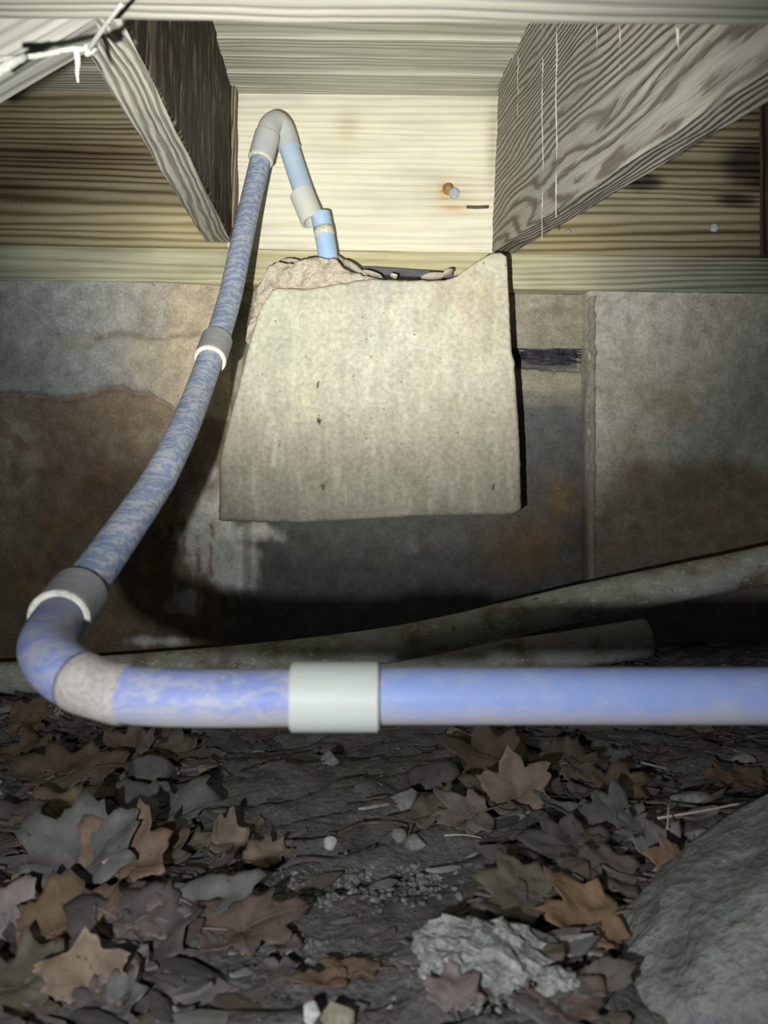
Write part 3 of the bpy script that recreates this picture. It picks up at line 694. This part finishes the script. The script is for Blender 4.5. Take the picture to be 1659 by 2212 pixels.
# ------------------------------------------------------------------ fallen leaves
SYC = [(0, 1), (5, .86), (13, .82), (18, .72), (25, .60), (31, .66), (37, .76), (43, .84), (49, .97), (55, .80), (63, .78), (70, .62), (78, .55), (88, .60), (98, .74), (106, .56), (130, .44), (150, .38), (170, .22), (180, .14)]
OAK = [(0, 1.0), (12, .72), (20, .55), (30, .50), (40, .42), (60, .34), (90, .28), (130, .40), (155, .60), (170, .62), (180, .55)]
FRG = [(0, .9), (25, .62), (40, .80), (60, .5), (85, .62), (110, .48), (140, .7), (165, .5), (180, .6)]
KIND = {'syc': SYC, 'oval': OAK, 'frag': FRG}
leaf_no = 0
def leaf(px, py, s, rz, tilt, roll, fold, curl, col, kind, label, group=None, lift=0.0, veins=True, stem=True, cat='leaf', at=None, name='dead_leaf', warp=.05):
    """blade with folded midrib, curled lobes and wrinkles; veins and stalk are parts"""
    lum = .3*col[0]+.6*col[1]+.1*col[2]; col = mixc(col, (lum, lum, lum), .22)
    global leaf_no; leaf_no += 1; rnd = random.Random(leaf_no*17); sd = leaf_no*1.37
    prof = KIND[kind]
    NA, NR = 72, 6
    def deform(x, y):
        z = fold*abs(x)+warp*fbm(x*2.2+sd, y*2.2, sd, 2)
        q = curl*(x*x*.7+y*y*.35)
        a = curl*1.1*y
        X, Y, Z = x*(1-.18*abs(curl)*x*x), y, z+q
        if abs(a) > 1e-4:
            rad = 1/(curl*1.1); Y, Z = math.sin(a)*(rad-z*.9-.5*q), rad-math.cos(a)*(rad-z*.9-.5*q)
        return X, Y, Z
    vs_, ts = [], []
    x, y, z = deform(0, 0); vs_.append(Vector((x, y, z))*s); ts.append(tuple(c*.9 for c in col))
    for r in range(1, NR+1):
        for k_ in range(NA):
            th = k_*360/NA; aa = abs(th if th <= 180 else th-360)
            rr = pl(prof, aa)*(1+.30*mn.noise(Vector((math.cos(th/57.3)*1.6+sd*3, math.sin(th/57.3)*1.6, sd)))+.12*mn.noise(Vector((math.cos(th/57.3)*6+sd, math.sin(th/57.3)*6, sd))))
            if r == NR: rr *= 1+rnd.uniform(-.05, .03)
            rr *= r/NR
            x = math.sin(math.radians(th))*rr; y = math.cos(math.radians(th))*rr
            x, y, z = deform(x, y); vs_.append(Vector((x, y, z))*s)
            e = fbm(x*3+sd, y*3, 2, 2); ts.append(tuple(c*(1+.25*e) for c in col))
    fs = [(0, 1+k_, 1+(k_+1) % NA) for k_ in range(NA)]
    for r in range(NR-1):
        for k_ in range(NA):
            a = 1+r*NA+k_; b = 1+r*NA+(k_+1) % NA
            fs.append((a, a+NA, b+NA, b))
    fs = [tuple(reversed(f)) for f in fs]
    o = pmesh(name, vs_, fs, MAT['leaf'], tint=ts)
    so = o.modifiers.new('thickness', 'SOLIDIFY'); so.thickness = .0005; so.offset = -1
    rot = Matrix.Rotation(math.radians(tilt), 4, 'X') @ Matrix.Rotation(math.radians(roll), 4, 'Y') @ Matrix.Rotation(math.radians(rz), 4, 'Z')
    if at is None:
        p = pick(px, py); gaps = []
        for v in vs_:
            q = rot @ v; gaps.append((p.z+q.z)-gh(p.x+q.x, p.y+q.y))
        gaps.sort(); p.z += -gaps[len(gaps)//12]+.0022+lift
    else: p = at
    o.matrix_world = Matrix.Translation(p) @ rot
    if veins:
        bm = bmesh.new()
        for a, l in ((0, .95), (49, .86), (-49, .86))+(((100, .6), (-100, .6)) if kind == 'syc' else ()):
            if kind == 'oval' and a: l *= .45
            if kind == 'frag' and a: l *= .6
            pts = []
            for i in range(8):
                r_ = l*i/7; x, y, z = deform(math.sin(math.radians(a))*r_, math.cos(math.radians(a))*r_); pts.append(Vector((x, y, z+.008))*s)
            tube(bm, pts, lambda t: s*.009*(1-.7*t), 5)
        v = obj('veins', bm, MAT['leaf'], o); at_ = v.data.color_attributes.new('tint', 'FLOAT_COLOR', 'POINT')
        for q in at_.data: q.color = (*[min(1, c*1.3+.01) for c in col], 1)
    if stem:
        bm = bmesh.new(); x, y, z = deform(0, -.1 if kind != 'oval' else -.5)
        tube(bm, spline([Vector((x, y, z))*s, Vector((.05, y-.25, z+.03))*s, Vector((.16, y-.55, z-.02))*s], 4), s*.016, 6)
        v = obj('stalk', bm, MAT['leaf'], o); at_ = v.data.color_attributes.new('tint', 'FLOAT_COLOR', 'POINT')
        for q in at_.data: q.color = (*[c*.9 for c in col], 1)
    return tag(o, label, cat, group)
BR, OR, TA, PK, GR, PU, OL, RD = (.135, .092, .062), (.20, .12, .062), (.23, .165, .11), (.23, .175, .155), (.16, .15, .142), (.12, .096, .090), (.14, .118, .080), (.155, .10, .078)
LV = [  # px, py, size, rz, tilt, roll, fold, curl, colour, kind, label
 (1085, 1668, .050, 75, 34, 0, .10, .15, BR, 'syc', 'broad brown leaf at the back of the large folded leaf group right of centre'),
 (1118, 1752, .036, 8, 66, -8, .25, .35, TA, 'syc', 'tan leaf standing upright in front of the broad brown leaf'),
 (1218, 1662, .038, -80, 30, 8, .08, .15, BR, 'syc', 'brown leaf spreading right from behind the upright tan leaf'),
 (1080, 1748, .032, 60, 28, 6, .06, .1, OL, 'frag', 'dull olive leaf left of the foot of the upright tan leaf'),
 (1028, 1782, .030, 100, 24, 0, .05, .1, PK, 'syc', 'pinkish leaf with a small hole in front of the folded brown group'),
 (925, 1772, .030, -35, 26, 0, .05, .12, OL, 'oval', 'narrow brown leaf strip right of the pale grey angular stone'),
 (165, 1690, .050, 88, 30, 0, .03, .1, BR, 'frag', 'wide plain brown leaf left of the dark angular stone'),
 (45, 1572, .036, -70, 38, 0, .06, .1, OR, 'syc', 'orange-brown leaf with serrated edge below the bend at the left edge'),
 (110, 1548, .026, 40, 20, 0, .1, .1, (.30, .30, .29), 'oval', 'pale grey leaf tucked under the bend'),
 (180, 1590, .028, 70, 30, 0, .1, .2, PU, 'frag', 'dark reddish leaf scrap below the bend'),
 (290, 1648, .030, 60, 40, 0, .15, .2, BR, 'syc', 'brown leaf with raised points behind the dark angular stone'),
 (370, 1636, .026, -50, 34, 0, .12, .2, OL, 'syc', 'olive-brown leaf right of the leaf with raised points'),
 (70, 1648, .034, 80, 26, 0, .08, .1, BR, 'syc', 'brown leaf near the left edge behind the mottled stone'),
 (140, 1790, .042, 100, 28, 0, .05, .1, (.20, .135, .07), 'syc', 'ochre-brown leaf below the wide plain leaf on the left'),
 (330, 1785, .050, -85, 22, 0, .10, .1, GR, 'frag', 'long grey-brown leaf lying left of the rolled leaf'),
 (245, 1818, .034, 70, 28, 0, .10, .2, PU, 'frag', 'purplish crumpled leaf below the long grey-brown leaf'),
 (474, 1838, .024, -80, 42, 20, .55, .9, TA, 'syc', 'tan leaf rolled into a cone left of centre'),
 (415, 1830, .020, 80, 30, 0, .1, .2, OL, 'frag', 'small olive scrap left of the rolled tan cone'),
 (570, 1860, .020, -90, 30, 0, .2, .3, TA, 'frag', 'small tan torn scrap right of the rolled cone'),
 (330, 1868, .030, -60, 36, 0, .35, .2, BR, 'frag', 'brown leaf folded along a straight crease, left of centre'),
 (180, 1905, .044, 10, 40, 0, .08, .15, GR, 'syc', 'silvery grey leaf with pointed lobes on the left'),
 (265, 1902, .034, -5, 42, 0, .08, .15, (.24, .145, .09), 'syc', 'orange-brown pointed leaf against the silvery grey one'),
 (330, 1992, .034, 75, 26, 0, .35, .15, PK, 'oval', 'pale pink pointed leaf folded down its middle'),
 (430, 1968, .036, -70, 24, 0, .2, .1, GR, 'oval', 'grey-brown leaf arching right of the pink pointed leaf'),
 (118, 2050, .042, -40, 36, 0, .05, .12, (.22, .135, .07), 'syc', 'large ochre-brown leaf at the lower left'),
 (10, 2035, .030, 40, 40, 0, .1, .2, (.30, .24, .225), 'syc', 'pale mauve leaf at the left edge above the bottom corner'),
 (290, 2062, .044, 70, 22, 0, .03, .08, PU, 'frag', 'large dark purple-brown leaf under a curved stalk'),
 (520, 2030, .036, -75, 22, 0, .05, .1, RD, 'frag', 'reddish leaf lying right of the curved stalk'),
 (182, 2158, .028, 10, 50, 14, .35, .9, (.29, .20, .125), 'syc', 'tan curled leaf cupped towards the viewer at the bottom left'),
 (50, 2150, .030, 60, 28, 0, .1, .15, OL, 'frag', 'olive leaf in the bottom left corner'),
 (60, 1972, .028, 80, 30, 0, .05, .1, (.25, .175, .10), 'frag', 'tan leaf left of the pale straw on the left side'),
 (765, 2108, .017, 80, 16, 0, .0, .05, OR, 'oval', 'flat russet oval leaf alone on bare soil near the bottom'),
 (705, 2135, .017, 95, 16, 0, .0, .05, (.17, .095, .055), 'oval', 'narrow dark russet leaf touching the flat russet oval one'),
 (1145, 1952, .032, 75, 24, 0, .05, .1, OL, 'syc', 'olive-brown leaf behind the thin sticks, left of the boulder'),
 (1295, 2018, .034, 88, 28, 0, .04, .1, (.27, .155, .07), 'syc', 'orange-brown leaf with clear pale veins beside the boulder'),
 (1462, 1893, .021, 130, 50, 0, .1, .2, (.25, .145, .07), 'syc', 'bright orange leaf leaning against the upper side of the boulder'),
 (1440, 1862, .026, 20, 40, 0, .1, .25, (.20, .175, .17), 'syc', 'grey-mauve leaf behind the bright orange leaf'),
 (978, 2180, .016, 0, 36, 0, .05, .1, PK, 'syc', 'small pink leaf scrap below the pale rubble chunk'),
 (1235, 2188, .020, 80, 22, 0, .05, .1, RD, 'frag', 'rusty leaf scrap at the bottom edge left of the boulder'),
 (1320, 1712, .032, -80, 24, 0, .05, .1, (.15, .10, .06), 'syc', 'dim brown leaf in the dark litter behind the boulder'),
 (1260, 1785, .036, 60, 28, 0, .15, .2, GR, 'oval', 'grey leaf below the dim brown one, right of the upright tan leaf'),
 (1330, 1800, .034, -60, 26, 0, .15, .2, GR, 'frag', 'second grey leaf, nearer the boulder than the grey one left of it'),
 (1600, 1700, .030, 80, 24, 0, .1, .1, (.15, .085, .05), 'frag', 'dark rusty leaf at the right edge above the boulder'),
 (1335, 1655, .024, -80, 24, 0, .1, .1, GR, 'frag', 'small grey leaf right of the brown spreading leaf'),
 (1240, 1848, .034, 80, 22, 0, .1, .1, (.12, .105, .095), 'frag', 'dark grey leaf in the litter left of the grey-mauve leaf'),
 (1310, 1900, .030, 70, 22, 0, .1, .1, (.15, .11, .10), 'frag', 'dark brownish leaf above the thin sticks'),
 (1290, 2140, .024, -70, 26, 0, .1, .15, (.16, .135, .115), 'oval', 'dull brown leaf tucked against the boulder foot'),
 (35, 1780, .028, 90, 24, 0, .05, .1, PU, 'frag', 'dark wine-coloured leaf at the left edge'),
 (560, 1600, .028, 90, 24, 0, .05, .1, (.11, .09, .08), 'frag', 'dark leaf scrap below the bend, left of the cream coupling'),
]
for l in LV: leaf(l[0], l[1], l[2]*.95, l[3], l[4]*.62 if l[4] < 40 else l[4], l[5], l[6]+.08, l[7]+.12, *l[8:], warp=.16)
# small leaves caught up at the rim board
leaf(0, 0, .012, 178, 78, -25, .3, .5, (.36, .27, .20), 'oval', 'dry brown leaf hanging from the ceiling planks over the pipe', at=R(578, 80, .775), veins=False, warp=.1)
leaf(0, 0, .011, 95, 70, -20, .3, .5, (.34, .25, .15), 'oval', 'small curled leaf caught beside the corner laths', at=R(532, 108, .80), veins=False, stem=False)
# torn leaf bits further apart: countable scraps
LM = [(165, 1690, 'the wide plain brown leaf'), (45, 1572, 'the orange-brown serrated leaf'), (290, 1648, 'the brown leaf with raised points'), (140, 1790, 'the ochre-brown leaf'), (330, 1785, 'the long grey-brown leaf'),
      (474, 1838, 'the rolled tan cone'), (180, 1905, 'the silvery grey leaf'), (330, 1992, 'the pale pink folded leaf'), (118, 2050, 'the large ochre-brown leaf'), (290, 2062, 'the large purple-brown leaf'),
      (520, 2030, 'the reddish leaf'), (182, 2158, 'the tan cupped leaf'), (60, 1972, 'the tan leaf by the pale straw'), (322, 1702, 'the dark angular stone'), (1118, 1752, 'the upright tan leaf'), (1028, 1782, 'the pinkish leaf with a hole'),
      (1218, 1662, 'the brown spreading leaf'), (1145, 1952, 'the olive-brown leaf near the sticks'), (1295, 2018, 'the orange-brown veined leaf'), (1440, 1862, 'the grey-mauve leaf'), (1320, 1712, 'the dim brown leaf'),
      (1260, 1785, 'the grey oval leaf'), (985, 2092, 'the largest pale rubble chunk'), (570, 1860, 'the tan torn scrap'), (430, 1968, 'the arching grey-brown leaf')]
rnd = random.Random(11); seen = set()
for i in range(150):
    px, py = (rnd.uniform(10, 620), rnd.uniform(1600, 2195)) if i % 2 else (rnd.uniform(1000, 1420), rnd.uniform(1620, 1960))
    c, cn = rnd.choice(((PU, 'purplish'), (GR, 'grey'), (BR, 'brown'), ((.10, .085, .075), 'blackish')))
    lx, ly, ln = min(LM, key=lambda q: math.hypot(q[0]-px, (q[1]-py)*1.6)); dx, dy = px-lx, (py-ly)*1.6
    if math.hypot(dx, dy) < 35: continue
    wh = ('right of' if dx > 0 else 'left of') if abs(dx) > abs(dy) else ('in front of' if dy > 0 else 'behind')
    if (wh, ln) in seen or len(seen) >= 46: continue
    seen.add((wh, ln))
    leaf(px, py, rnd.uniform(.009, .018), rnd.uniform(0, 360), rnd.uniform(5, 30), rnd.uniform(-15, 15), rnd.uniform(.05, .3), rnd.uniform(0, .5), c, rnd.choice(('frag', 'syc', 'oval')),
         f'small {cn} torn leaf scrap {wh} {ln}', 'torn leaf scraps in the litter', veins=False, stem=False, name='leaf_scrap', warp=.14)

# ------------------------------------------------------------------ twigs, stalks and straw
def twig(pts, r, mat, label, cat='twig', name='twig', group=None, n=6):
    P = []
    for (px, py, up) in pts:
        p = pick(px, py); p.z += up+r*.6; P.append(p)
    bm = bmesh.new(); tube(bm, spline(P, n), lambda t: r*(1-.35*t), 8); bmesh.ops.recalc_face_normals(bm, faces=bm.faces)
    return tag(obj(name, bm, MAT[mat]), label, cat, group)
twig([(255, 2205, .004), (290, 2165, .005), (302, 2120, .006), (290, 2090, .005)], .0012, 'twig', 'long curved leaf stalk at the lower left')
twig([(205, 1998, .006), (203, 2022, .006), (222, 2055, .005), (262, 2072, .004)], .0010, 'twig', 'curved stalk lying on the purple-brown leaf')
twig([(112, 1912, .012), (140, 1950, .008), (165, 1985, .006), (185, 2010, .005)], .0013, 'twig', 'dark twig leaning across the leaves on the left')
twig([(60, 1935, .008), (84, 1971, .006)], .0009, 'straw', 'pale straw on the left side', 'straw', 'straw')
twig([(222, 1924, .012), (237, 1914, .012)], .0008, 'straw', 'short pale straw on the silvery grey leaf', 'straw', 'straw')
twig([(1442, 1862, .016), (1444, 1815, .018)], .0006, 'straw', 'thin pale straw standing near the boulder', 'straw', 'straw')
twig([(1190, 1968, .004), (1260, 1962, .006), (1330, 1958, .006), (1410, 1955, .006)], .0011, 'twig', 'longest thin stick pointing at the boulder')
twig([(1210, 1978, .003), (1300, 1970, .004), (1400, 1972, .004)], .0009, 'twig', 'thin stick just in front of the longest one')
twig([(1295, 1905, .006), (1300, 1930, .006), (1320, 1955, .006)], .0013, 'twig', 'bent twig crossing above the thin sticks')
twig([(1300, 1912, .007), (1340, 1922, .006), (1400, 1935, .006)], .0010, 'twig', 'grey twig running right from the bent twig')
twig([(1215, 2086, .003), (1260, 2084, .003), (1315, 2080, .004)], .0009, 'straw', 'pale stalk right of the rubble lump', 'straw', 'straw')
twig([(1285, 2045, .006), (1305, 2068, .005), (1335, 2090, .005), (1345, 2125, .004)], .0012, 'twig', 'dark curved twig at the boulder foot')
twig([(1250, 1570, .02), (1225, 1605, .012), (1185, 1640, .012)], .0008, 'twig', 'dark stalk rising towards the straight blue pipe')
twig([(730, 1815, .002), (780, 1800, .003), (850, 1792, .003), (880, 1800, .003)], .0012, 'twig', 'pale bowed root below the pale grey angular stone')
twig([(60, 1720, .006), (85, 1700, .006), (96, 1660, .006)], .0007, 'twig', 'thin curved stalk on the left litter')
twig([(450, 1652, .003), (470, 1668, .003), (486, 1690, .002)], .0008, 'twig', 'short dark twig right of the olive pebble')
twig([(850, 1745, .003), (820, 1740, .003), (785, 1738, .002)], .0007, 'twig', 'dark little twig left of the pale grey angular stone')
twig([(1345, 1762, .006), (1450, 1765, .006), (1580, 1775, .004)], .0010, 'twig', 'straight dark stick crossing behind the boulder')
twig([(1420, 1790, .004), (1500, 1780, .005), (1600, 1764, .006)], .0008, 'straw', 'pale thin straw behind the boulder', 'straw', 'straw')
twig([(960, 1815, .002), (1000, 1822, .002), (1040, 1820, .002)], .0006, 'straw', 'short pale straw in the middle of the litter', 'straw', 'straw')
twig([(700, 1912, .002), (745, 1906, .003)], .0006, 'twig', 'fine dark twig on the pale soil patch')
twig([(460, 1990, .004), (500, 1962, .004), (540, 1948, .004), (545, 1935, .004)], .0007, 'twig', 'wavy fine root right of the arching leaf')

# ------------------------------------------------------------------ uncountable litter: soil flakes and crumbs
rnd = random.Random(5)
fv, ff, ft = [], [], []
def flake(p, a, b, h, rz, tx, ty, col, nseg=7):
    M_ = Matrix.Translation(p) @ Matrix.Rotation(tx, 4, 'X') @ Matrix.Rotation(ty, 4, 'Y') @ Matrix.Rotation(rz, 4, 'Z')
    base = len(fv); rs = [rnd.uniform(.65, 1.1) for _ in range(nseg)]
    cup = rnd.uniform(-.25, .5)*b; sh = rnd.uniform(.75, 1.25)
    for lay in (0, 1):
        for q in range(nseg):
            t = 2*math.pi*q/nseg
            fv.append(M_ @ Vector((math.cos(t)*a*rs[q], math.sin(t)*b*rs[q], -h*lay+cup*math.cos(t)**2))); ft.append(tuple(c*sh for c in col))
    fv.append(M_ @ Vector((0, 0, h*.4))); ft.append(col); c_ = len(fv)-1
    for q in range(nseg):
        w_ = (q+1) % nseg
        ff.append((c_, base+q, base+w_)); ff.append((base+q, base+nseg+q, base+nseg+w_, base+w_))
    ff.append(tuple(base+nseg+q for q in reversed(range(nseg))))
for i in range(12000):
    y = rnd.uniform(.22, .86); x = rnd.uniform(-.60, .60)*y*1.06
    px = 829.5+x/y*FPX
    side = max(sst(600, 150, px) if False else 1-sst(250, 640, px), sst(980, 1180, px))
    if rnd.random() > .16+.74*side or (x > .085 and y < .43 and x > .085+(y-.33)*1.0): continue
    big = rnd.random()**3
    a = lerp(.0018, .020 if side > .4 else .014, big)*rnd.uniform(.7, 1.2); b = a*rnd.uniform(.16, .45)
    g = rnd.choice(((.075, .068, .062), (.095, .088, .080), (.060, .054, .050), (.115, .105, .098), (.085, .066, .052), (.10, .082, .078)))
    g = tuple(c*1.45 for c in g)
    if rnd.random() < .03: g = (.34, .33, .31)
    slope = rnd.gauss(.25, .3) if px > 500 else rnd.gauss(0, .5)
    flake(Vector((x, y, gh(x, y)+a*.12)), a, b, .0007+a*.05, slope, rnd.gauss(.16, .20), rnd.gauss(0, .16), g)
# pale crumbs: the washed-out soil patch and the rubble foot
for (cx, cy, rx, ry, nn, colr) in ((700, 1925, 120, 22, 420, (.26, .255, .24)), (900, 1912, 60, 24, 160, (.24, .235, .22)), (1070, 2110, 120, 45, 520, (.33, .33, .31)), (620, 2050, 90, 14, 140, (.20, .195, .18))):
    for i in range(nn):
        p = pick(cx+rnd.gauss(0, rx*.6), cy+rnd.gauss(0, ry*.8)); a = rnd.uniform(.0007, .0026); q_ = rnd.uniform(.5, 1.2)
        flake(p+Vector((0, 0, a*.3)), a, a*rnd.uniform(.5, .9), a*.6, rnd.uniform(0, 6), rnd.gauss(0, .3), rnd.gauss(0, .3), tuple(c*q_ for c in colr), 6)
tag(pmesh('leaf_litter', fv, ff, MAT['flake'], smooth=False, tint=ft), 'dark flaky shreds and crumbs covering the soil', 'litter', None, 'stuff')

# ------------------------------------------------------------------ small things on the woodwork
def strand(bm, pts, r): tube(bm, spline(pts, 6), r, 7, jitter=.12)
bm = bmesh.new()
J = R(192, 108, .335)
strand(bm, [R(262, 10, .278), R(228, 55, .30), R(205, 88, .32), J], lambda t: .0006+.0007*t)
strand(bm, [J, R(150, 106, .332), R(95, 118, .326), R(45, 124, .32), R(-10, 128, .31)], lambda t: .0013-.0002*t)
strand(bm, [R(165, 105, .333), R(168, 135, .336), R(167, 158, .338), R(169, 178, .338)], lambda t: .0016-.0011*t)
strand(bm, [R(205, 100, .333), J, R(196, 120, .336)], lambda t: .0018+.0010*math.sin(3.1*t))
strand(bm, [R(55, 122, .321), R(20, 140, .315), R(-40, 175, .31)], lambda t: .0014+.0012*t)
tag(obj('cobweb', bm, MAT['web']), 'blurred dusty cobweb strand strung across the upper left corner', 'cobweb')
A_ = R(1062, 546, .838); vx_ = (690-829.5)/FPX
for px, y0, y1, r in ((1119, 120, 250, .0006), (1172, 52, 520, .0007), (1202, 52, 470, .0009), (1288, 52, 300, .0006), (1338, 52, 300, .0008), (1462, 60, 130, .0012)):
    d_ = (A_.x-vx_*.838)/((px-829.5)/FPX-vx_); bm = bmesh.new()
    tube(bm, [R(px+1.2*math.sin(t*1.1)+(t*.9 if px > 1280 else 0), lerp(y0, y1, t/11), d_-.0016) for t in range(12)], lambda t: r*(1-.5*t), 6, jitter=.2)
    o = obj('drip_line', bm, MAT['drip']); part_at(o, jr); o.parent = jr; o.matrix_parent_inverse = jr.matrix_world.inverted(); o['label'] = 'pale dried drip line'
def head(name, px, py, d, r, mat, label, cat, shank=None):
    t = empty(name, R(px, py, d)); tag(t, label, cat)
    bm = bmesh.new(); p = R(px, py, d); tube(bm, [p+Vector((0, .004, 0)), p+Vector((0, .0005, 0)), p+Vector((0, -.0012, .0)), p+Vector((0, -.0016, 0))], lambda t_: r if t_ < .9 else r*.75, 10)
    bmesh.ops.recalc_face_normals(bm, faces=bm.faces)
    o = obj('head', bm, MAT[mat]); part_at(o, t)
    if shank:
        bm = bmesh.new(); tube(bm, shank, r*.5, 10); o = obj('shank', bm, MAT[mat]); part_at(o, t)
    return t
b = head('bolt', 981, 417, .8375, .0058, 'steel', 'dull steel bolt head with a rust halo on the pale rim board', 'bolt')
bm = bmesh.new(); tube(bm, [R(968, 408, .84), R(968, 408, .837)], .0065, 9); bmesh.ops.recalc_face_normals(bm, faces=bm.faces)
o = obj('washer', bm, MAT['rust']); part_at(o, b); o['label'] = 'rusty washer'
bm = bmesh.new(); tube(bm, [R(1008, 447, .837), R(1030, 448, .835), R(1055, 447, .832)], .0016, 10); bmesh.ops.recalc_face_normals(bm, faces=bm.faces)
tag(obj('nail', bm, MAT['nail']), 'brown nail lying sideways out of the right joist beside the bolt', 'nail')
head('nail', 1543, 492, .8375, .0045, 'steel', 'grey nail head in the brown rim board on the right', 'nail')
for (px, py, lab) in ((1228, 500, 'white egg sac on the rim board right of the right joist'), (52, 445, 'white egg sac on the dark rim board at the left')):
    o = obj('egg_sac', rock_bm(px, .0032, .0016, .0026, 3, 2, .2), MAT['web']); o.location = R(px, py, .8388); tag(o, lab, 'egg sac')
# side board closing the right bay
o = board('end_block', .22, .03, .05, MAT['rim'], 20, 3, 4, .0006, 40, .001, tintfn=lambda c: (.16, .13, .10))
frame(o, R(1700, 556, .828), (0, 0, 1), Vector((0, -1, 0))); tag(o, 'dark end block at the right edge against the rim board', 'block')
